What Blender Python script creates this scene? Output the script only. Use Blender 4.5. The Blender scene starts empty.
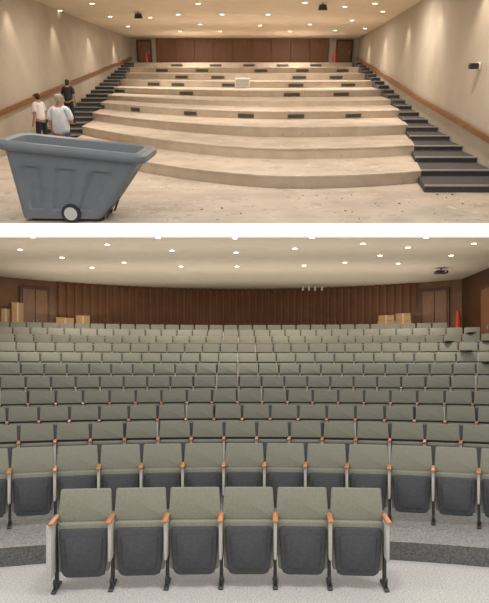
import bpy, bmesh, math, random
from mathutils import Vector, Matrix
random.seed(4)
S=bpy.context.scene
COL=S.collection
S.view_settings.view_transform='Standard'
F=611.25; HZ=370.0; CX=244.5; H=2.17
TH=math.atan((HZ-60)/F); c,s=math.cos(TH),math.sin(TH)
MA=Matrix.Translation((0,0,H))@Matrix.Rotation(TH,4,'X')
MI=Matrix.Identity(4)

# ---------- materials ----------
def mat(name,col,rough=.7,col2=None,scale=20,bump=0,metal=0,emit=0,detail=4,stretch=None,contrast=(.35,.65),spots=None):
    m=bpy.data.materials.new(name); m.use_nodes=True
    nt=m.node_tree; b=nt.nodes['Principled BSDF']
    b.inputs['Base Color'].default_value=(*col,1); b.inputs['Roughness'].default_value=rough
    b.inputs['Metallic'].default_value=metal
    if emit:
        b.inputs['Emission Color'].default_value=(*col,1); b.inputs['Emission Strength'].default_value=emit
    if col2 is not None or bump:
        tc=nt.nodes.new('ShaderNodeTexCoord'); n=nt.nodes.new('ShaderNodeTexNoise')
        n.inputs['Scale'].default_value=scale; n.inputs['Detail'].default_value=detail
        mp=nt.nodes.new('ShaderNodeMapping')
        if stretch: mp.inputs['Scale'].default_value=stretch
        nt.links.new(tc.outputs['Object'],mp.inputs['Vector']); nt.links.new(mp.outputs['Vector'],n.inputs['Vector'])
        if col2 is not None:
            r=nt.nodes.new('ShaderNodeValToRGB'); r.color_ramp.elements[0].position=contrast[0]; r.color_ramp.elements[1].position=contrast[1]
            r.color_ramp.elements[0].color=(*col2,1); r.color_ramp.elements[1].color=(*col,1)
            nt.links.new(n.outputs['Fac'],r.inputs['Fac']); out=r.outputs['Color']
            for sp in (spots or ()):
                n2=nt.nodes.new('ShaderNodeTexNoise'); n2.inputs['Scale'].default_value=sp[0]; n2.inputs['Detail'].default_value=6; n2.inputs['Roughness'].default_value=.7
                nt.links.new(tc.outputs['Object'],n2.inputs['Vector'])
                r2=nt.nodes.new('ShaderNodeValToRGB'); r2.color_ramp.elements[0].position=sp[1]; r2.color_ramp.elements[1].position=sp[1]+sp[3]
                r2.color_ramp.elements[0].color=(0,0,0,1); r2.color_ramp.elements[1].color=(1,1,1,1)
                nt.links.new(n2.outputs['Fac'],r2.inputs['Fac'])
                mx=nt.nodes.new('ShaderNodeMixRGB'); mx.inputs[2].default_value=(*sp[2],1)
                nt.links.new(r2.outputs['Color'],mx.inputs[0]); nt.links.new(out,mx.inputs[1]); out=mx.outputs[0]
            nt.links.new(out,b.inputs['Base Color'])
        if bump:
            bp=nt.nodes.new('ShaderNodeBump'); bp.inputs['Strength'].default_value=bump; bp.inputs['Distance'].default_value=.02
            nt.links.new(n.outputs['Fac'],bp.inputs['Height']); nt.links.new(bp.outputs['Normal'],b.inputs['Normal'])
    return m
M_fab=mat('olive_fabric',(.268,.266,.215),.95,(.212,.21,.167),90,.15)
M_shell=mat('dark_plastic',(.066,.069,.076),.5,(.052,.054,.061),30)
M_steel=mat('dark_steel',(.045,.045,.05),.45)
M_wood=mat('armrest_wood',(.52,.225,.08),.4,(.40,.155,.05),18,0,stretch=(8,1,8))
M_panel=mat('light_gray_panel',(.58,.57,.54),.8,(.50,.49,.46),60)
M_carpet=mat('gray_carpet',(.37,.36,.345),.98,(.18,.175,.17),45,.3,detail=8)
M_stage=mat('pale_carpet',(.62,.61,.595),.98,(.37,.36,.35),55,.3,detail=8)
M_curt=mat('brown_curtain',(.20,.095,.047),.85,(.165,.077,.038),1.2)
M_wp=mat('brown_panelling',(.20,.086,.034),.5,(.14,.057,.022),5,stretch=(5,5,.4))
M_side=mat('dark_wood_wall',(.11,.05,.022),.5,(.065,.028,.012),5,stretch=(5,5,.4))
M_door=mat('door_wood',(.23,.105,.046),.45,(.16,.07,.03),6,stretch=(8,8,.5))
M_ceil=mat('ceiling_plaster',(.87,.785,.66),.9,(.83,.745,.62),2)
M_wallA=mat('beige_plaster',(.47,.41,.33),.9,(.43,.37,.295),1.5)
M_wallB=mat('tan_plaster',(.22,.13,.07),.9,(.18,.10,.055),2)
M_white=mat('glowing_white',(1,1,1),.8,emit=.75)  # emission added so the divider reads pure white; it is no lamp
M_conc=mat('stained_concrete',(.62,.53,.435),.9,(.52,.44,.355),1.3,.05,detail=10,contrast=(.37,.58),spots=((7,.62,(.36,.29,.225),.05),(2.3,.58,(.47,.395,.32),.04),(3.1,.61,(.71,.65,.575),.04),(16,.66,(.24,.185,.14),.03)))
M_riser=mat('riser_concrete',(.60,.50,.395),.9,(.52,.425,.33),2.5,.05,detail=8,spots=((6,.62,(.40,.32,.25),.06),))
M_edge=mat('pale_tier_edge',(.68,.60,.505),.85,(.58,.49,.40),5)
M_stair=mat('dark_stair_carpet',(.095,.09,.09),.85,(.062,.058,.058),30)
M_nose=mat('stair_nosing',(.32,.30,.285),.5)
M_cart=mat('gray_plastic',(.195,.213,.235),.5,(.175,.193,.215),5)
M_cartin=mat('gray_plastic_inner',(.25,.27,.29),.6)
M_wheel=mat('wheel_hub',(.62,.60,.57),.4)
M_rub=mat('tire_rubber',(.03,.03,.032),.7)
M_vent=mat('dark_vent',(.16,.13,.10),.5,(.10,.08,.062),60)
M_emit=mat('lamp_lens',(1,.9,.72),.5,emit=7)
M_ring=mat('lamp_ring',(.9,.86,.78),.4)
M_box=mat('cardboard',(.45,.28,.14),.85,(.38,.23,.11),6)
M_tape=mat('packing_tape',(.55,.4,.24),.35)
M_red=mat('cone_red',(.45,.04,.022),.5)
M_black=mat('black_plastic',(.02,.02,.022),.4)
M_wht=mat('white_plastic',(.75,.74,.72),.4)
M_gry=mat('gray_plastic_small',(.50,.48,.45),.4)
M_skin=mat('skin',(.42,.24,.16),.6)
M_shirtw=mat('white_cloth',(.85,.84,.82),.9,(.78,.76,.74),12)
M_shirtb=mat('pale_gray_cloth',(.66,.69,.73),.9,(.56,.60,.65),12)
M_dark=mat('black_cloth',(.025,.025,.03),.9)
M_jean=mat('denim',(.06,.08,.13),.9)
M_hairb=mat('gray_blond_hair',(.46,.40,.33),.8,(.32,.27,.21),60)
M_haird=mat('dark_hair',(.02,.014,.01),.6)
M_eye=mat('eye_dark',(.02,.015,.01),.2)

# ---------- helpers ----------
def link(me_or_bm,name,mats,M=MI,loc=(0,0,0),rot=0,smooth=False,parent=None,**p):
    if isinstance(me_or_bm,bmesh.types.BMesh):
        me=bpy.data.meshes.new(name); bmesh.ops.recalc_face_normals(me_or_bm,faces=me_or_bm.faces[:]); me_or_bm.to_mesh(me); me_or_bm.free()
        for m in mats: me.materials.append(m)
        if smooth:
            for f in me.polygons: f.use_smooth=True
            try: me.set_sharp_from_angle(angle=math.radians(40))
            except Exception: pass
    else: me=me_or_bm
    o=bpy.data.objects.new(name,me); COL.objects.link(o)
    if parent is not None: o.parent=parent; o.location=loc; o.rotation_euler=(0,0,rot)
    else: o.matrix_world=M@Matrix.Translation(loc)@Matrix.Rotation(rot,4,'Z')
    for k,v in p.items(): o[k]=v
    return o
def empty(name,M=MI,loc=(0,0,0),rot=0,**p):
    o=bpy.data.objects.new(name,None); o.empty_display_size=.1; COL.objects.link(o)
    o.matrix_world=M@Matrix.Translation(loc)@Matrix.Rotation(rot,4,'Z')
    for k,v in p.items(): o[k]=v
    return o
def rbox(bm,size,loc,bev=0,seg=2,mi=0,rx=0,rz=0,ry=0):
    t=bmesh.new(); bmesh.ops.create_cube(t,size=1)
    bmesh.ops.scale(t,vec=size,verts=t.verts[:])
    if bev: bmesh.ops.bevel(t,geom=t.edges[:],offset=bev,segments=seg,affect='EDGES',profile=.5)
    R=Matrix.Translation(loc)@Matrix.Rotation(rz,4,'Z')@Matrix.Rotation(ry,4,'Y')@Matrix.Rotation(rx,4,'X')
    bmesh.ops.transform(t,matrix=R,verts=t.verts[:]); merge(bm,t,mi)
def merge(bm,t,mi=0):
    for f in t.faces: f.material_index=mi
    me=bpy.data.meshes.new('tmp'); t.to_mesh(me); t.free(); bm.from_mesh(me); bpy.data.meshes.remove(me)
def cyl(bm,r1,r2,h,loc,R=None,seg=20,mi=0,caps=True):
    t=bmesh.new(); bmesh.ops.create_cone(t,cap_ends=caps,segments=seg,radius1=r1,radius2=r2,depth=h)
    bmesh.ops.transform(t,matrix=Matrix.Translation(loc)@(R if R else MI),verts=t.verts[:]); merge(bm,t,mi)
def outline(bm,pts,y0,y1,bev,mi=0,rx=0,loc=(0,0,0)):
    t=bmesh.new(); vs=[t.verts.new((x,y0,z)) for x,z in pts]; f=t.faces.new(vs)
    r=bmesh.ops.extrude_face_region(t,geom=[f]); 
    bmesh.ops.translate(t,vec=(0,y1-y0,0),verts=[v for v in r['geom'] if isinstance(v,bmesh.types.BMVert)])
    bmesh.ops.recalc_face_normals(t,faces=t.faces[:])
    if bev:
        es=[e for e in t.edges if abs(e.verts[0].co.y-e.verts[1].co.y)<1e-6]
        bmesh.ops.bevel(t,geom=es,offset=bev,segments=2,affect='EDGES',profile=.5)
    bmesh.ops.transform(t,matrix=Matrix.Translation(loc)@Matrix.Rotation(rx,4,'X'),verts=t.verts[:]); merge(bm,t,mi)
def rrect(w0,w1,z0,z1,r,n=4,r0=None):
    r0=r if r0 is None else r0
    out=[]
    for cx,cz,a0,rr in ((w1/2-r,z1-r,0,r),(-w1/2+r,z1-r,90,r),(-w0/2+r0,z0+r0,180,r0),(w0/2-r0,z0+r0,270,r0)):
        for i in range(n+1):
            a=math.radians(a0+90*i/n); out.append((cx+rr*math.cos(a),cz+rr*math.sin(a)))
    return out
def slab(name,pts,t,mats,M=MI,**p):
    bm=bmesh.new(); vs=[bm.verts.new(q) for q in pts]; f=bm.faces.new(vs)
    r=bmesh.ops.extrude_face_region(bm,geom=[f]); bmesh.ops.translate(bm,vec=t,verts=[v for v in r['geom'] if isinstance(v,bmesh.types.BMVert)])
    return link(bm,name,mats,M,**p)
def localA(px,py,D=None,z=None):
    d=Vector((px-CX,F,HZ-py)); d=Matrix.Rotation(-TH,3,'X')@d
    k=D/d.y if D is not None else z/d.z
    return d*k
def worldB(px,py,d=None,z=None):
    v=Vector((px-CX,F,HZ-py)); k=d/F if d is not None else (z-H)/v.z
    return v*k+Vector((0,0,H))

# =====================================================================
# LOWER HALL
# =====================================================================
DN=[6.24,8.25,10.3,12.0,13.4,14.8,16.2,17.6,19.0,20.4,21.8,23.2]
ZN=[0,.21,.33,.51,.76,1.05,1.36,1.69,2.01,2.33,2.63,2.91]
RN=[14,8.6,10.2,11.8,13.2,14.8,16.3,17.8,19.2,20.5,21.6,22.6]
XL,XR=-9.2,8.15
def arc(n,x,off=0): return DN[n]+off-(RN[n]-math.sqrt(RN[n]**2-min(abs(x),RN[n]*.93)**2))
WR=13.0
def wallY(x): return 25.8-(WR-math.sqrt(WR*WR-x*x))
slab('floor',[(XL+.01,-3,0),(XR-.01,-3,0),(XR-.01,8,0),(XL+.01,8,0)],(0,0,-.1),[M_stage],kind='structure',label='pale gray speckled carpet floor in front of the seats')
bm=bmesh.new(); NX=48
xs=[XL+.01+(XR-XL-.02)*i/NX for i in range(NX+1)]
def frontY(n,x):
    if n>=12: return wallY(x)-.005
    off=-1.1 if n==1 else -.78
    y=arc(n,x,off)
    if n==1: y=max(y,4.2)
    return y
for n in range(1,12):
    a=[];b=[];e=[]
    for x in xs:
        y=frontY(n,x); y2=frontY(n+1,x)
        zb=ZN[n-1] if n>1 else -.02
        a.append(bm.verts.new((x,y,zb))); b.append(bm.verts.new((x,y,ZN[n]))); e.append(bm.verts.new((x,y2,ZN[n])))
    for i in range(NX):
        f=bm.faces.new((a[i],a[i+1],b[i+1],b[i])); f.material_index=1
        bm.faces.new((b[i],b[i+1],e[i+1],e[i]))
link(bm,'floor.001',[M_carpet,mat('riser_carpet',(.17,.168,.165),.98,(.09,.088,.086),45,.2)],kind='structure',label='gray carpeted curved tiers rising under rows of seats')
CEIL=H+ (HZ-288)*25.4/F
YC=(CEIL-H)*F/(HZ-235)
bm=bmesh.new(); lo=[];hi=[]
for x in [XL+(XR-XL)*i/40 for i in range(41)]:
    lo.append(bm.verts.new((x,wallY(x),2.0))); hi.append(bm.verts.new((x,wallY(x),CEIL+.05)))
for i in range(40): bm.faces.new((lo[i],lo[i+1],hi[i+1],hi[i]))
link(bm,'wall_back',[M_wallB],kind='structure',label='curved brown wall behind the curtain')
slab('wall_left',[(XL,-3,0),(XL,26.5,0),(XL,26.5,CEIL),(XL,YC,CEIL),(XL,9.7,4.3),(XL,-3,4.3)],(-.15,0,0),[M_wallB],kind='structure',label='brown side wall of the seated hall')
slab('wall_right',[(XR,-3,0),(XR,26.5,0),(XR,26.5,CEIL),(XR,YC,CEIL),(XR,9.7,4.3),(XR,-3,4.3)],(.15,0,0),[M_side],kind='structure',label='dark wood panelled side wall of the seated hall')
slab('ceiling',[(XL,YC,CEIL),(XR+.2,YC,CEIL),(XR+.2,26.5,CEIL),(XL,26.5,CEIL)],(0,0,.12),[M_ceil],kind='structure',label='cream plaster ceiling with recessed downlights')
zt=H+(HZ-223.3)/F*9.66; zb=H+(HZ-235)/F*9.66
slab('trim_1',[(-9,9.66,zb),(9,9.66,zb),(9,9.66,zt),(-9,9.66,zt)],(0,.18,0),[M_white],kind='structure',label='white slab edge with added glow between the two halls')
slab('trim_2',[(-9,9.80,zb+.05),(9,9.80,zb+.05),(9,YC,CEIL+.02),(-9,YC,CEIL+.02)],(0,0,.05),[M_white],kind='structure',label='white sloping soffit with added glow behind the slab edge')
def curtain(x0,x1,z0,z1,fn,name,M=MI,pl=.27,amp=.075,mats=None,**p):
    bm=bmesh.new(); n=int((x1-x0)/pl*10); lo=[];hi=[]
    for i in range(n+1):
        x=x0+(x1-x0)*i/n; y=fn(x)-.17+amp*math.sin(x/pl*2*math.pi)
        lo.append(bm.verts.new((x,y,z0))); hi.append(bm.verts.new((x,y,z1)))
    for i in range(n): bm.faces.new((lo[i],lo[i+1],hi[i+1],hi[i]))
    return link(bm,name,mats,M,smooth=True,**p)
curtain(-7.2,6.65,2.92,CEIL-.02,wallY,'curtain',mats=[M_curt],category='curtain',label='long brown pleated curtain along the curved wall')
def door(name,M,loc,rot,w,h,label,mats=None,n=2):
    bm=bmesh.new()
    rbox(bm,(w+.16,.06,h+.08),(0,0,h/2+.04),.01,1,1)
    for i in range(n):
        ww=w/n-.02; cx=(-w/2+w/n*(i+.5))
        rbox(bm,(ww,.06,h-.03),(cx,-.04,h/2),.008,1,0)
        rbox(bm,(.03,.05,.16),(cx+(ww*.38 if i==0 else -ww*.38),-.09,h*.47),.008,1,2)
    return link(bm,name,[M_door,M_side,M_nose],M,loc,rot,kind='structure',label=label)
def wrot(x): return -math.asin(x/WR)
for i,(x,w) in enumerate(((-7.9,.95),(7.3,.95))):
    door('door_%d'%(i+1),MI,(x,wallY(x)-.12,2.91),wrot(x),w,2.3,'brown wooden double door beside the curtain')
door('door_5',MI,(XR-.06,20.0,2.4),-math.pi/2,1.5,2.5,'brown wooden double door in the panelled side wall')
# ------- chairs -------
def mk(bm,name,mats,smooth=True):
    o=link(bm,name,mats,smooth=smooth); me=o.data; bpy.data.objects.remove(o); return me
VAR=[dict(wb=.535,wt=.50,bot=-.225,st=.655,pt=.605,w=.032,ph=.38),dict(wb=.515,wt=.49,bot=-.165,st=.68,pt=.645,w=.038,ph=.42)]
def backgeo(bm,n,bev,v,m0=0,m1=1):
    outline(bm,rrect(v['wb'],v['wt'],v['bot'],.10,.022,n),-.055,.0,bev,m0,rx=-.16,loc=(0,.06,.865))
    outline(bm,rrect(v['wb']-.02,v['wt']-.02,-.32,.08,.03,n),.0,.03,.006,m1,rx=-.16,loc=(0,.06,.865))
def seatgeo(bm,n,v,mi=0): outline(bm,rrect(.495,v['wb']-.015,.17,v['st'],.03,n),-.105,-.01,.018,mi)
def pangeo(bm,n,v,mi=0,fine=True):
    outline(bm,rrect(.425,.475 if v['wb']>.52 else .46,.13,v['pt'],.03,n,.075),-.150,-.095,.014,mi)
    if fine:
        outline(bm,rrect(.33,.37,.19,v['pt']-.07,.04,n,.06),-.160,-.146,.006,mi); rbox(bm,(.40,.05,.04),(0,-.07,.15),.012,2,mi)
ME=[]
for v in VAR:
    bm=bmesh.new(); backgeo(bm,4,.014,v); mb=mk(bm,'backrest',[M_fab,M_shell])
    bm=bmesh.new(); seatgeo(bm,4,v); ms=mk(bm,'seat',[M_fab])
    bm=bmesh.new(); pangeo(bm,5,v); mp=mk(bm,'seat_shell',[M_shell]); ME.append((mb,ms,mp))
def mk_leg(x):
    bm=bmesh.new()
    rbox(bm,(.035,.07,.62),(x,-.03,.33),.008,1); rbox(bm,(.05,.34,.025),(x,-.05,.013),.008,1)
    rbox(bm,(.03,.05,.12),(x,-.13,.06),.008,1,rx=.5)
    rbox(bm,(.03,.12,.04),(x,.03,.60),.008,1)
    return mk(bm,'leg',[M_steel],False)
def mk_arm(x):
    bm=bmesh.new(); rbox(bm,(.055,.40,.024),(x,-.16,.71),.010,2); return mk(bm,'armrest',[M_wood])
def mk_pan(x,v,full=False):
    bm=bmesh.new(); 
    if full: rbox(bm,(.055,.34,.53),(x,-.12,.42),.02,2)
    else: rbox(bm,(v['w'],.27,v['ph']),(x,-.15,.695-v['ph']/2),.012,1)
    return mk(bm,'side_panel',[M_panel])
W=.55
LEG={-1:mk_leg(-W/2),1:mk_leg(W/2)}; ARM={-1:mk_arm(-W/2),1:mk_arm(W/2)}; PAN=[{q:mk_pan(q*W/2,v) for q in (-1,1)} for v in VAR]; PANF=mk_pan(-W/2-.03,VAR[0],True)
bm=bmesh.new()
mats=[M_fab,M_shell,M_steel,M_wood,M_panel]
backgeo(bm,2,.010,VAR[1]); seatgeo(bm,2,VAR[1]); pangeo(bm,2,VAR[1],1,False)
rbox(bm,(.035,.07,.62),(-W/2,-.03,.33),0,1,2); rbox(bm,(.05,.34,.025),(-W/2,-.05,.013),0,1,2)
rbox(bm,(.052,.36,.022),(-W/2,-.14,.71),.008,1,3); rbox(bm,(.038,.25,.42),(-W/2,-.14,.485),0,1,4)
me_far=mk(bm,'auditorium_chair',mats)
LBL='folding auditorium chair with olive fabric back and dark folded seat'
cnt=0
def seatxs(n,st):
    R=RN[n]; k=int(.44*DN[n]/W)+3; out=[]
    mg=30 if n<4 else 14
    for i in range(-k,k+1):
        a_=(i+st)*W/R
        x=R*math.sin(a_); px=CX+F*x/arc(n,x)
        if -mg<px<489+mg and x<(7.3 if n>=11 else XR-.42) and x>XL+.35: out.append((x,px))
    return out
hist=[]; ROWX={}
for n in range(12):
    if n==0: xs_=[worldB(p,480,6.24).x for p in (88,141.5,195,248.5,302,355.5)]
    elif n==1: q=seatxs(1,0); xs_=[a for a,b in q]; hist.append([b for a,b in q])
    else:
        best=None
        for t in range(24):
            q=seatxs(n,t/24); sp=F*W/DN[n]; sc=0
            for wgt,prev in zip((1,.75,.4),reversed(hist[-3:])):
                for a,b in q:
                    m=min(abs(b-p) for p in prev); sc+=wgt*max(0,1-m/(sp*.28))**2
            if best is None or sc<best[0]: best=(sc,q)
        xs_=[a for a,b in best[1]]; hist.append([b for a,b in best[1]])
    ROWX[n]=xs_
    for j,x in enumerate(xs_):
        y=arc(n,x); r=math.asin(max(-1,min(1,x/RN[n])))*-1
        p=dict(label=LBL,category='chair',group='auditorium chairs in curved rows')
        if n==0: p['label']='front auditorium chair, olive fabric back, dark folded seat, wooden armrests'; 
        if n<7:
            v=0 if n<2 else 1; mb,ms,mp=ME[v]
            e=empty('auditorium_chair',MI,(x,y,ZN[n]),r,**p)
            link(mb,'backrest',[],parent=e); so=link(ms,'seat',[],parent=e); link(mp,'seat_shell',[],parent=so)
            link(LEG[-1],'leg',[],parent=e); link(ARM[-1],'armrest',[],parent=e); link((PANF if (n==0 and j==0) else PAN[v][-1]),'side_panel',[],parent=e)
            if j==len(xs_)-1:
                link(LEG[1],'leg',[],parent=e); link(ARM[1],'armrest',[],parent=e); link(PAN[v][1],'side_panel',[],parent=e)
        else:
            link(me_far,'auditorium_chair',[],MI,(x,y,ZN[n]),r,**p)
        cnt+=1
print('chairs',cnt)
# boxes
def carton(loc,size,rot,label,M=MI):
    bm=bmesh.new(); w,d,h=size
    rbox(bm,(w,d,h),(0,0,h/2),.008,1,0); rbox(bm,(.06,d+.006,h+.006),(0,0,h/2),0,1,1)
    rbox(bm,(w+.002,.004,.004),(0,-d/2,h*.5),0,1,1)
    return link(bm,'cardboard_box',[M_box,M_tape],M,loc,rot,label=label,category='box')
def topz(py,d): return H+(HZ-py)/F*d
def cartonpx(px,yt,w,dep=.35,z0=2.915,label='cardboard carton standing behind the last row of seats',off=.50):
    x=(px-CX)/F*23.5
    for _ in range(4):
        y=min(arc(11,x)+off, wallY(x)-.26-dep/2-.05); x=(px-CX)/F*y
    h=topz(yt,y)-z0
    carton((x,y,z0),(w,dep,h),wrot(x),label); return x,y,z0+h
cartonpx(4,309,.34,label='brown cardboard box beside the wooden door'); cartonpx(16,303,.42,label='tall brown cardboard box beside the wooden door')
cartonpx(64,318,.66); cartonpx(82,316,.50)
for px,w,hh in ((387,.62,.20),(404,.60,.27)):
    x,y,z=cartonpx(px,321,w); carton((x,y,z+.004),(w*.92,.32,hh),wrot(x),'small cardboard box stacked on another carton')
def cone(M,loc,h,label,q=.17):
    e=empty('traffic_cone',M,loc,0,label=label,category='cone')
    bm=bmesh.new(); rbox(bm,(h*q*2.6,h*q*2.6,h*.05),(0,0,h*.025),h*.02,2); link(bm,'base',[M_red],parent=e)
    bm=bmesh.new(); cyl(bm,h*q,h*.05,h*.95,(0,0,h*.5)); link(bm,'cone_body',[M_red],parent=e,smooth=True)
cone(MI,(7.78,22.3,2.915),1.42,'red traffic cone standing by the wood panelled wall',.15)
random.seed(2)
for i,(n,j) in enumerate(((9,-2),(8,-3),(8,-1),(7,-2),(6,-1))):
    x=ROWX[n][j]; y=arc(n,x); bm=bmesh.new()
    outline(bm,rrect(.22,.34,-.12,.12,.05,4),-.010,.010,.004,0,rx=math.radians(84))
    rbox(bm,(.03,.16,.014),(0,0,-.018),0,1,1)
    link(bm,'writing_tablet',[M_black,M_steel],MI,(x,y+.04,ZN[n]+.995),random.uniform(-.5,.5),label='small black writing tablet resting on a seat back',category='tablet',group='loose writing tablets on the seats')
def downlight(M,loc,r,room):
    e=empty('downlight',M,loc,0,label='small round recessed downlight, lit, in cream ceiling',category='light',group='recessed downlights of the '+room)
    bm=bmesh.new(); cyl(bm,r*1.25,r*1.35,.02,(0,0,-.008),seg=20); link(bm,'lamp_ring',[M_ring],parent=e)
    bm=bmesh.new(); cyl(bm,r,r,.006,(0,0,-.021),seg=20); link(bm,'lamp_lens',[M_emit],parent=e)
def lamp(M,loc,power,size,col=(1,.88,.72),kind='AREA'):
    l=bpy.data.lights.new('ceiling_or_fill_lamp',kind); l.energy=power; l.color=col
    if kind=='AREA': l.shape='DISK'; l.size=size
    else: l.shadow_soft_size=size
    o=bpy.data.objects.new('ceiling_or_fill_lamp',l); COL.objects.link(o); o.matrix_world=M@Matrix.Translation(loc); return o
for px,py in ((33,236.5),(62,257),(107,244),(124,262),(158,237),(172,250),(181,266),(235,237.5),(236,252),(237,266),(295,248),(312,237),(304,265),(363,243),(345,262),(380,255),(408,247),(426,237),(398,263),(474,243),(451,255),(92,267),(20,249)):
    p=worldB(px,py,z=CEIL)
    if p.y<YC+.15: p.y=YC+.15
    downlight(MI,p,.062,'seated hall')
e=empty('projector',MI,worldB(441,268,z=CEIL),0,label='black ceiling projector on short pole',category='projector')
bm=bmesh.new(); rbox(bm,(.40,.32,.09),(0,0,-.14),.02,2); link(bm,'body',[M_black],parent=e)
bm=bmesh.new(); cyl(bm,.025,.025,.10,(0,0,-.05)); link(bm,'mount',[M_steel],parent=e)
bm=bmesh.new(); cyl(bm,.03,.03,.05,(.1,-.17,-.14),Matrix.Rotation(math.pi/2,4,'X')); link(bm,'lens',[M_gry],parent=e)
for px in (303,309,315,322):
    e=empty('spotlight',MI,((px-CX)/F*24.2,24.2,CEIL),0,label='small pale track spotlight hanging before the curtain',category='light',group='pale track spotlights')
    bm=bmesh.new(); cyl(bm,.012,.012,.10,(0,0,-.05)); link(bm,'mount',[M_gry],parent=e)
    bm=bmesh.new(); cyl(bm,.045,.045,.18,(0,0,-.17)); link(bm,'lamp_head',[M_gry],parent=e,smooth=True)
for x,y,pw in ((-5,16.2,120),(0,16.2,120),(5,16.2,120),(-5.5,20.2,75),(-2,20.2,75),(1.5,20.2,75),(5.5,20.2,75)):
    lamp(MI,(x,y,CEIL-.05),pw,.2,(1,.92,.82))
for y,z,e_ in ((16.6,4.0,66),(20.5,4.1,75),(23.2,4.3,44)):  # added upward fill strips above the seats to brighten the ceiling, no real fixtures
    l=lamp(MI,(-.4,y,z),e_,1,(1,.91,.77)); l.data.shape='RECTANGLE'; l.data.size=15; l.data.size_y=2.0
    l.matrix_world=Matrix.Translation((-.4,y,z))@Matrix.Rotation(math.pi,4,'X')
for x in (-3.2,0,3.2): lamp(MI,(x,4.2,6.0),85,.8,(1,.96,.9))  # added fill lamps out of view, brightening the front floor and first row

# =====================================================================
# UPPER HALL, own pitched frame
# =====================================================================
ZF=-2.3
DK=[12.6,14.9,17.3,19.7,22.1,24.5,27,29.4,31.8,34.2]
ZK=[-2.06,-1.82,-1.58,-1.37,-1.21,-1.0,-.77,-.54,-.31,-.12]
DL=[17.8,20.2,22.2,24.1,25.8,27.6,29.5,31.3,33.0,34.7]
def ceilz(D): return 1.0+(36-D)*.042
def interp(t,tab):
    if t<=tab[0][0]: return tab[0][1]
    for (a,b),(a2,b2) in zip(tab,tab[1:]):
        if t<=a2: return b+(b2-b)*(t-a)/(a2-a)
    return tab[-1][1]
wallR=lambda D: interp(D,((9,5.1),(14,5.25),(20,5.3),(36,5.95)))
wallL=lambda D: interp(D,((9,-6.6),(20,-6.4),(36,-5.95)))
edgeR=lambda D: interp(D,((12.4,3.55),(17.3,4.4),(22,5.0),(28,5.3),(34.2,5.55)))
edgeL=lambda D: interp(D,((14,-4.9),(20,-5.0),(26,-5.3),(34,-5.65)))
X0=.9
slab('floor.002',[(-6.5,9.67,ZF),(5.3,9.67,ZF),(5.3,36,ZF),(-6.5,36,ZF)],(0,0,-.06),[M_conc],MA,kind='structure',label='stained tan bare concrete floor of the emptied hall')
bm=bmesh.new()
def kcurve(k):
    if k==10: return [(edgeL(36)+(edgeR(36)-edgeL(36))*i/40,35.9) for i in range(41)]
    xl=edgeL(DL[k]); xr=edgeR(DK[k]+.6); out=[]
    for i in range(41):
        x=xl+(xr-xl)*i/40
        if x<X0: D=DK[k]+(DL[k]-DK[k])*((X0-x)/(X0-xl))**1.6
        else: D=DK[k]+.65*((x-X0)/(xr-X0))**2
        out.append((x,D))
    return out
for k in range(10):
    a=kcurve(k); b=kcurve(k+1); zb_=ZF-.02 if k==0 else ZK[k-1]-.01
    A=[bm.verts.new((x,d,zb_)) for x,d in a]; B=[bm.verts.new((x,d,ZK[k])) for x,d in a]; C=[bm.verts.new((x,d,ZK[k])) for x,d in b]
    E=[bm.verts.new((x,d-.012,ZK[k]-.025)) for x,d in a]; G=[bm.verts.new((x,d-.012,ZK[k]+.002)) for x,d in a]; Hh=[bm.verts.new((x,d+.05,ZK[k]+.003)) for x,d in a]
    for i in range(40):
        f=bm.faces.new((A[i],A[i+1],B[i+1],B[i])); f.material_index=1
        bm.faces.new((B[i],B[i+1],C[i+1],C[i]))
        f=bm.faces.new((E[i],E[i+1],G[i+1],G[i])); f.material_index=2
        f=bm.faces.new((G[i],G[i+1],Hh[i+1],Hh[i])); f.material_index=2
    for q in (0,40):
        v=[bm.verts.new((a[q][0],a[q][1],ZK[k])),bm.verts.new((b[q][0],b[q][1],ZK[k])),bm.verts.new((b[q][0],b[q][1],ZF)),bm.verts.new((a[q][0],a[q][1],ZF))]
        f=bm.faces.new(v); f.material_index=1
link(bm,'tiered_platform',[M_conc,M_riser,M_edge],MA,category='platform',label='bare stained tan concrete curved seating tiers with seats removed')
SL0=19.3
def stairs(side):
    o=Vector(((5 if side>0 else -5.6),13 if side>0 else 20,ZF))
    e=empty('staircase',MA,o,0,label='narrow dark side staircase climbing between tiers and wall',category='staircase')
    n=20; D0,D1=(12.2,34.8) if side>0 else (SL0,34.8)
    for j in range(n):
        d=D0+(D1-D0)*j/n; d2=D0+(D1-D0)*(j+1)/n; z=ZF+(-.12-ZF)*(j+1)/n+.015
        bm=bmesh.new()
        if side>0: x0,x1,x0b,x1b=edgeR(d)-.05,wallR(d)-.01,edgeR(d2)-.05,wallR(d2)-.01
        else: x0,x1,x0b,x1b=wallL(d)+.01,edgeL(d)+.05,wallL(d2)+.01,edgeL(d2)+.05
        def box(p,zl,zh,mi):
            lo=[bm.verts.new(Vector((x,y,zl))-o) for x,y in p]; hi=[bm.verts.new(Vector((x,y,zh))-o) for x,y in p]
            fs=[bm.faces.new(lo[::-1]),bm.faces.new(hi)]+[bm.faces.new((lo[i],lo[(i+1)%4],hi[(i+1)%4],hi[i])) for i in range(4)]
            for f in fs: f.material_index=mi
        box([(x0,d),(x1,d),(x1b,d2+.05),(x0b,d2+.05)],max(ZF,z-.3),z,0)
        box([(x0,d-.03),(x1,d-.03),(x1,d+.08),(x0,d+.08)],z-.015,z+.008,1)
        link(bm,'stair_step',[M_stair,M_nose],parent=e)
stairs(1); stairs(-1)
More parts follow.
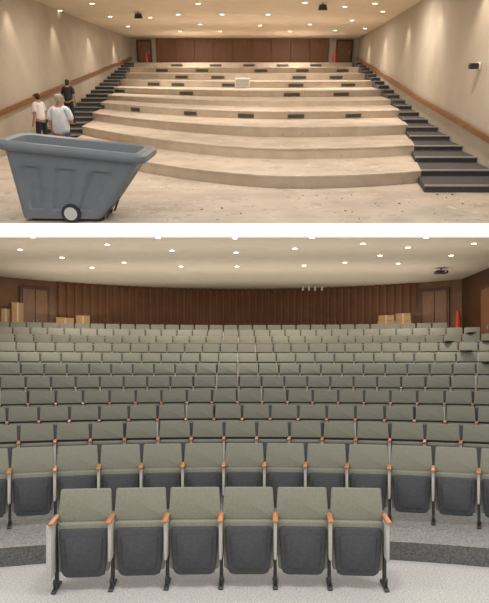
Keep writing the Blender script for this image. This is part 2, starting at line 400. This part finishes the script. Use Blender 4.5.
def wallpoly(fn,name,t,label):
    Ds=[9,14,20,36]; bm=bmesh.new()
    lo=[bm.verts.new((fn(d),d,ZF-.05)) for d in Ds]; hi=[bm.verts.new((fn(d),d,ceilz(d)+.03)) for d in Ds]
    fs=[bm.faces.new((lo[i],lo[i+1],hi[i+1],hi[i])) for i in range(3)]
    r=bmesh.ops.extrude_face_region(bm,geom=fs); bmesh.ops.translate(bm,vec=(t,0,0),verts=[v for v in r['geom'] if isinstance(v,bmesh.types.BMVert)])
    link(bm,name,[M_wallA],MA,kind='structure',label=label)
wallpoly(wallL,'wall_left.001',-.12,'beige plaster side wall of the emptied hall')
wallpoly(wallR,'wall_right.001',.12,'beige plaster side wall of the emptied hall')
slab('wall_back.001',[(-6.1,36,ZF),(6.1,36,ZF),(6.1,36,1.05),(-6.1,36,1.05)],(0,.1,0),[M_wallA],MA,kind='structure',label='beige rear wall of the emptied hall')
slab('ceiling.001',[(-6.7,11,ceilz(11)),(6.2,11,ceilz(11)),(6.2,36.1,ceilz(36.1)),(-6.7,36.1,ceilz(36.1))],(0,0,.1),[mat('tan_ceiling_plaster',(.83,.73,.595),.9,(.79,.69,.555),2)],MA,kind='structure',label='cream ceiling with recessed downlights')
bm=bmesh.new(); xa=localA(156,50,D=35.9).x; xb=localA(329,50,D=35.9).x; npn=9
for i in range(npn):
    w=(xb-xa)/npn; rbox(bm,(w-.012,.05,1.12),(xa+w*(i+.5),35.95,.44),.008,1,0)
link(bm,'wood_panelling',[M_wp],MA,category='wall panel',label='dark brown wood panelling across the rear wall')
for i,(px,w) in enumerate(((144.5,.62),(344,.72))):
    q=localA(px,55,D=35.9); door('door_%d'%(i+3),MA,(q.x,35.93,-.12),0,w,.98,'narrow brown wooden door beside the panelling',n=1)
q=localA(335,62,D=34.9); cone(MA,(q.x,34.95,-.115),.62,'red traffic cone on the top tier near the door')
q=localA(147,62,D=35.2); cone(MA,(q.x,35.1,-.115),.5,'red traffic cone on the top tier near the door')
def rail(fn,sg,name):
    o=Vector((fn(14)-sg*.09,14.2,-1.45))
    e=empty('handrail',MA,o,0,label='long brown wooden handrail band along the plaster wall',category='handrail')
    bm=bmesh.new(); Ds=[10.5,12,14,16,18,20,24,28,32,35.7]; prev=None
    for d in Ds:
        z=-1.45+(d-14.2)*.0715; x=fn(d)-sg*.09
        ring=[bm.verts.new(Vector((x+a,d,z+b))-o) for a,b in ((-.035,-.06),(.035,-.06),(.035,.06),(-.035,.06))]
        if prev:
            for i in range(4): bm.faces.new((prev[i],prev[(i+1)%4],ring[(i+1)%4],ring[i]))
        else: bm.faces.new(ring)
        prev=ring
    bm.faces.new(prev); link(bm,'rail',[mat('rail_wood_'+name,(.27,.11,.035),.4,(.18,.07,.02),8)],parent=e)
    for d in Ds[1:]:
        bm=bmesh.new(); rbox(bm,(.08,.03,.03),(fn(d)-sg*.045-o.x,d-o.y,-1.45+(d-14.2)*.0715-o.z),0); link(bm,'bracket',[M_steel],parent=e)
rail(wallR,1,'a'); rail(wallL,-1,'b')
def riserpt(k,px):
    a=kcurve(k); best=None
    for x,d in a:
        zz=(ZK[k]+(ZF if k==0 else ZK[k-1]))/2
        w=MA@Vector((x,d,zz)); p=CX+F*w.x/w.y
        if best is None or abs(p-px)<best[0]: best=(abs(p-px),x,d,zz)
    return best[1:]
vents=[(9,176),(9,215),(9,248),(9,285),(9,318),(8,160),(8,200),(8,260),(8,305),(8,345),(7,182),(7,215),(7,300),(7,335),(6,152),(6,178),(6,228),(6,293),(6,345),(5,120),(5,186),(5,293),(5,340),(3,101),(3,137),(3,190),(3,248),(3,297),(3,352)]
for k,px in vents:
    x,d,zz=riserpt(k,px); x2,d2,_=riserpt(k,px+14)
    r=math.atan2(d2-d,x2-x) if x2!=x else 0
    hgt=(ZK[k]-(ZF if k==0 else ZK[k-1]))*.5
    bm=bmesh.new(); w=.50 if k<5 else .60
    rbox(bm,(w,.018,hgt),(0,0,0),.005,1,0)
    for q in range(3): rbox(bm,(w*.88,.008,.008),(0,-.011,-hgt*.28+q*hgt*.28),0,1,1)
    link(bm,'floor_vent',[M_vent,M_rub],MA,(x,d-.025,zz-.02),r,label='dull gray-brown louvred air vent set in a concrete riser',category='vent',group='riser air vents')
x,d,zz=riserpt(6,244); bm=bmesh.new(); rbox(bm,(.6,.28,.36),(0,0,.18),.02,2); rbox(bm,(.5,.01,.24),(0,-.145,.18),0,1,1)
link(bm,'storage_box',[M_wht,M_panel],MA,(x,d-.35,ZK[5]+.005),0,label='white plastic box standing on a concrete tier',category='box')
random.seed(9)
for i in range(40):
    px=random.uniform(165,470); py=random.uniform(194,221)
    q=localA(px,py,z=ZF)
    if q.y<9.8 or q.y>12.3: continue
    bm=bmesh.new(); t=bmesh.new(); bmesh.ops.create_icosphere(t,subdivisions=1,radius=random.uniform(.012,.03))
    for v in t.verts: v.co*=random.uniform(.6,1.3); v.co.z*=.4
    merge(bm,t,0)
    link(bm,'debris_chip',[M_vent if i%2 else M_edge],MA,(q.x,q.y,ZF+.008),0,label='small chip of rubble lying on the concrete floor',category='debris',group='rubble chips on the floor')
for px,py in ((198,3),(222,14),(268,14),(305,2),(345,6),(375,3),(383,11),(352,20),(178,14),(150,17),(92,3),(110,16),(128,26),(200,24),(260,25),(310,24),(335,30),(290,31),(180,31),(220,31),(60,10),(365,28)):
    dv=localA(px,py,D=1.0)
    t=(1+36*.042)/(dv.z+.042); 
    if 11.5<t<35.5: downlight(MA,dv*t,.07,'emptied hall')
for px,py in ((138,12),(323,3)):
    dv=localA(px,py,D=1.0); t=(1+36*.042)/(dv.z+.042); p=dv*t
    e=empty('ceiling_speaker',MA,p,0,label='black round speaker hanging under the cream ceiling',category='speaker')
    bm=bmesh.new(); cyl(bm,.02,.02,.08,(0,0,-.03)); link(bm,'mount',[M_steel],parent=e)
    bm=bmesh.new(); cyl(bm,.15,.12,.15,(0,0,-.12)); link(bm,'body',[M_black],parent=e,smooth=True)
p=localA(480,66,D=15.2)
e=empty('wall_speaker',MA,(5.1,15.2,p.z),0,label='small black and white device bracketed to plaster wall',category='speaker')
bm=bmesh.new(); rbox(bm,(.2,.16,.12),(0,0,0),.02,2); link(bm,'body',[M_black],parent=e)
bm=bmesh.new(); rbox(bm,(.08,.1,.16),(.12,0,0),.02,2); link(bm,'bracket',[M_wht],parent=e)

# ---------- tilt cart ----------
def empty_child(name,parent):
    o=bpy.data.objects.new(name,None); COL.objects.link(o); o.parent=parent; o.empty_display_size=.05; return o
def cart():
    D=10.12; X=(90-CX)/F*(D*c-ZF*s)
    e=empty('tilt_cart',MA,(X,D,ZF),-.05,label='large gray plastic wheeled tilt cart with sloping end',category='cart')
    e.scale=(1.03,1.0,1.0)
    def ring(bm,x0,x1,y0,y1,z,r,n=6,rib=0,zs=0):
        vs=[]
        for cx,cy,a0 in ((x1-r,y1-r,0),(x0+r,y1-r,90),(x0+r,y0+r,180),(x1-r,y0+r,270)):
            for i in range(n+1):
                a=math.radians(a0+90*i/n); vs.append((cx+r*math.cos(a),cy+r*math.sin(a)))
        out=[]; L=len(vs)
        for i in range(L):
            p=vs[i];q=vs[(i+1)%L]; out.append(p)
            if (i%(n+1))==n:
                m=28; horiz=abs(p[0]-q[0])>abs(p[1]-q[1])
                for j in range(1,m):
                    t=j/m; x=p[0]+(q[0]-p[0])*t; y=p[1]+(q[1]-p[1])*t
                    o=rib if (j%9) in (2,3,4,5,6) else 0
                    if horiz: y+= -o if y>0 else o
                    else: x+= -o if x>(x0+x1)/2 else o
                    out.append((x,y))
        return [bm.verts.new((x,y,z+zs*x)) for x,y in out]
    bm=bmesh.new(); zs=-.095
    def lv(t,ins=0,rib=.04):
        x0=-.95-.09*t+ins; x1=.28+.73*(t**.9)-ins; w=.39+.10*t-ins
        return (x0,x1,-w,w,.05+t*1.06,.10,6,rib*(1 if .13<t<.72 else 0),zs*t)
    TS=(0,.04,.12,.145,.3,.5,.69,.725,.78,.84,.89)
    rings=[ring(bm,*lv(t)) for t in TS]
    tx0,tx1,ty0,ty1,tz,tr,_,_,_=lv(.89)
    for g,z in ((.06,1.0),(.09,1.02),(.105,1.06),(.10,1.11),(.07,1.14),(.02,1.145),(-.04,1.125)):
        rings.append(ring(bm,tx0-g,tx1+g*1.2,ty0-g,ty1+g,z,.13+g*.4,6,0,zs))
    nin=len(rings)
    for t in (.88,.6,.3,.08): rings.append(ring(bm,*lv(t,.06,0)))
    for i,(a,b) in enumerate(zip(rings,rings[1:])):
        L=len(a)
        for j in range(L):
            f=bm.faces.new((a[j],a[(j+1)%L],b[(j+1)%L],b[j])); f.material_index=1 if i>=nin-1 else 0
    bm.faces.new(rings[0][::-1]); f=bm.faces.new(rings[-1]); f.material_index=1
    link(bm,'tub',[M_cart,M_cartin],parent=e,smooth=True)
    RX=Matrix.Rotation(math.pi/2,4,'X')
    for y in (-.42,.42):
        w=empty_child('wheel',e)
        bm=bmesh.new(); cyl(bm,.145,.145,.06,(-.16,y,.145),RX,32); link(bm,'tire',[M_rub],parent=w,smooth=True)
        bm=bmesh.new(); cyl(bm,.10,.10,.075,(-.16,y,.145),RX,28); cyl(bm,.035,.035,.095,(-.16,y,.145),RX,16)
        link(bm,'hub',[M_wheel],parent=w,smooth=True)
    bm=bmesh.new(); cyl(bm,.02,.02,.84,(-.16,0,.145),RX,12); link(bm,'axle',[M_steel],parent=e)
    for x,y in ((.26,-.27),(-.80,-.27),(.26,.27),(-.80,.27)):
        bm=bmesh.new(); cyl(bm,.05,.05,.04,(x,y,.05),RX,20); rbox(bm,(.05,.07,.05),(x,y,.065),.008,1); link(bm,'caster',[M_rub],parent=e,smooth=True)
    bm=bmesh.new()
    rbox(bm,(.03,.04,.5),(.44,-.25,.27),.01,1,ry=.4); rbox(bm,(.03,.04,.5),(.44,.25,.27),.01,1,ry=.4); link(bm,'support_bar',[M_steel],parent=e)
cart()

# ---------- people ----------
def skin(pts,edges,name,mats,root=0,sub=2,extra=None,**k):
    bm=bmesh.new(); L=bm.verts.layers.skin.verify(); V=[]
    for i,(x,y,z,rx,ry) in enumerate(pts):
        v=bm.verts.new((x,y,z)); v[L].radius=(rx,ry); v[L].use_root=(i==root); V.append(v)
    for a,b in edges: bm.edges.new((V[a],V[b]))
    me=bpy.data.meshes.new('t'); bm.to_mesh(me); bm.free(); o=bpy.data.objects.new('t',me); COL.objects.link(o)
    m=o.modifiers.new('s','SKIN'); m.use_smooth_shade=True; m2=o.modifiers.new('u','SUBSURF'); m2.levels=sub; m2.render_levels=sub
    dg=bpy.context.evaluated_depsgraph_get(); dg.update(); me2=bpy.data.meshes.new_from_object(o.evaluated_get(dg))
    bpy.data.objects.remove(o); bm=bmesh.new(); bm.from_mesh(me2)
    for f in bm.faces: f.material_index=0
    if extra: extra(bm)
    return link(bm,name,mats,smooth=True,**k)
def person(loc,rot,hgt,shirt,trouser,hair,hairlen,label,armpose,lean=0,step=0,loose=0):
    e=empty('person',MA,loc,rot,label=label,category='person')
    k=hgt/1.70; e.scale=(k,k,k)
    ln=lambda y,z: y-lean*max(0,z-.93)
    P=[(0,0,.93,.15,.10),(0,0,1.10,.135,.10),(0,.01,1.28,.155,.11),(0,.01,1.40,.10,.08),(0,0,1.47,.055,.055),(0,-.01,1.54,.07,.08),(0,-.02,1.62,.078,.095),(0,-.01,1.68,.05,.06)]
    P=[(x,ln(y,z),z,a,b) for x,y,z,a,b in P]
    E=[(0,1),(1,2),(2,3),(3,4),(4,5),(5,6),(6,7)]
    def add(p,par): P.append(p); E.append((par,len(P)-1)); return len(P)-1
    for sx in (-1,1):
        st=step if sx>0 else -step*.4
        h=add((sx*.10,0,.86,.095,.095),0); kn=add((sx*.11,-.01-st*.6,.49,.06,.06),h); an=add((sx*.11,.02-st,.10,.04,.04),kn); hb=add((sx*.115,-st,.05,.04,.035),an); add((sx*.13,-.15-st,.03,.04,.022),hb)
        sh=add((sx*.17,ln(.01,1.38),1.38,.06,.06),3)
        el,wr=armpose[0 if sx<0 else 1]; el=add((sx*el[0],ln(el[1],1.3),el[2],.043,.043),sh); w=add((sx*wr[0],ln(wr[1],1.3),wr[2],.027,.027),el)
        d=(Vector(P[w][:3])-Vector(P[el][:3])).normalized(); pw=Vector(P[w][:3])+d*.07; pm=add((*pw,.03,.02),w)
        sd=Vector((1,0,0)) if abs(d.x)<.7 else Vector((0,0,1)); sd=(sd-d*sd.dot(d)).normalized(); dn=d.cross(sd)*.02
        for q,l in ((-.03,.062),(-.01,.078),(.01,.072),(.03,.055)):
            b=pw+d*.025+sd*q; f1=add((*b,.009,.009),pm); f2=add((*(b+d*l*.55),.0085,.0085),f1); add((*(b+d*l+dn),.007,.007),f2)
        tb=Vector(P[w][:3])+d*.03+sd*.03*(-sx); t1=add((*tb,.01,.01),w); add((*(tb+d*.045+sd*.03*(-sx)),.008,.008),t1)
    fy=ln(0,1.6)
    def face(bm):
        rbox(bm,(.022,.03,.04),(0,fy-.115,1.60),.008,2,0)
        for sx in (-1,1):
            rbox(bm,(.014,.03,.05),(sx*.082,fy-.01,1.60),.006,2,0)
            t=bmesh.new(); bmesh.ops.create_icosphere(t,subdivisions=2,radius=.012); bmesh.ops.translate(t,vec=(sx*.03,fy-.108,1.615),verts=t.verts[:]); merge(bm,t,1)
        rbox(bm,(.045,.008,.008),(0,fy-.106,1.555),.003,1,1)
    skin(P,E,'body',[M_skin,M_eye],extra=face,parent=e)
    g=loose
    P2=[(0,0,.86-g*.5,.185+g*.6,.135+g*.5),(0,0,1.08,.165+g,.128+g),(0,.01,1.28,.182+g*.4,.130+g*.3),(0,.01,1.40,.12,.092),(0,0,1.45,.07,.07)]; E2=[(0,1),(1,2),(2,3),(3,4)]
    P2=[(x,ln(y,z),z,a,b) for x,y,z,a,b in P2]
    for sx in (-1,1):
        el=armpose[0 if sx<0 else 1][0]; sy=ln(.01,1.37); ey=ln(el[1],1.3)
        P2.append((sx*.18,sy,1.37,.076,.076)); E2.append((3,len(P2)-1)); a=len(P2)-1
        f=.9; P2.append((sx*(.18+(el[0]-.18)*f),sy+(ey-sy)*f,1.37+(el[2]-1.37)*f,.068+g*.3,.068+g*.3)); E2.append((a,len(P2)-1))
    skin(P2,E2,'shirt',[shirt],parent=e)
    P3=[(0,0,.95,.165,.115)];E3=[]
    for sx in (-1,1):
        st=step if sx>0 else -step*.4
        a=len(P3);P3+=[(sx*.10,0,.84,.11,.11),(sx*.11,-.01-st*.6,.49,.078,.078),(sx*.11,.015-st,.10,.062,.062)];E3+=[(0,a),(a,a+1),(a+1,a+2)]
    skin(P3,E3,'trousers',[trouser],parent=e)
    for sx in (-1,1):
        st=step if sx>0 else -step*.4
        bm=bmesh.new(); rbox(bm,(.095,.27,.075),(sx*.12,-.06-st,.038),.03,3); link(bm,'shoe',[M_dark],parent=e,smooth=True)
    P4=[(0,.015,1.67,.092,.098),(0,.05,1.60,.092,.08)];E4=[(0,1)]
    if hairlen: P4.append((0,.075,1.60-hairlen,.078,.05)); E4.append((1,2))
    P4=[(x,y+fy-.005,z,a,b) for x,y,z,a,b in P4]
    skin(P4,E4,'hair',[hair],parent=e)
down=((.24,.04,1.12),(.23,-.06,.88)); bent=((.25,.02,1.12),(.14,-.22,1.10))
def feet(px,D): return (px-CX)/F*(D*c-(ZF+1)*s)
person((feet(40,18.2),18.2,ZF),math.radians(-115),1.52,M_shirtw,M_dark,M_haird,.12,'person with dark hair, white shirt and black trousers, standing sideways',(bent,down),.10,.12,.01)
person((feet(61,14.0),14.0,ZF),math.radians(172),1.69,M_shirtb,M_jean,M_hairb,.09,'person with short grayish hair in loose pale shirt, seen from behind',(bent,down),.12,.08,.04)
j=int((21.6-SL0)/((34.8-SL0)/20))
person((-5.7,21.6,ZF+2.18*(j+1)/20+.02),math.radians(170),1.42,M_dark,M_dark,M_haird,.15,'person with dark hair and black clothes standing on the side stairs',(down,bent),.15,0,.01)

for x,d in ((-4,14),(0,13.5),(4,14),(-4,20),(0,20),(4,20),(-3.5,27),(0,27),(3.5,27),(-2.5,33),(2.5,33)):
    lamp(MA,(x,d,ceilz(d)-.05),84,.2,(1,.92,.82))
for fn,sg in ((wallR,1),(wallL,-1)):
    for d in (15.5,19,23,27.5,32):
        l=lamp(MA,(fn(d)-sg*.38,d,ceilz(d)-.05),75,.04,(1,.86,.68),'SPOT'); l.data.spot_size=math.radians(78); l.data.spot_blend=.7

w=bpy.data.worlds.new('World'); S.world=w; w.use_nodes=True
w.node_tree.nodes['Background'].inputs[0].default_value=(1,.97,.93,1); w.node_tree.nodes['Background'].inputs[1].default_value=.98
cam=bpy.data.cameras.new('Camera'); co=bpy.data.objects.new('Camera',cam); COL.objects.link(co)
co.location=(0,0,H); co.rotation_euler=(math.pi/2,0,0); cam.sensor_fit='HORIZONTAL'; cam.sensor_width=36; cam.lens=45
cam.shift_y=(HZ-301.5)/489; cam.clip_end=200
S.camera=co
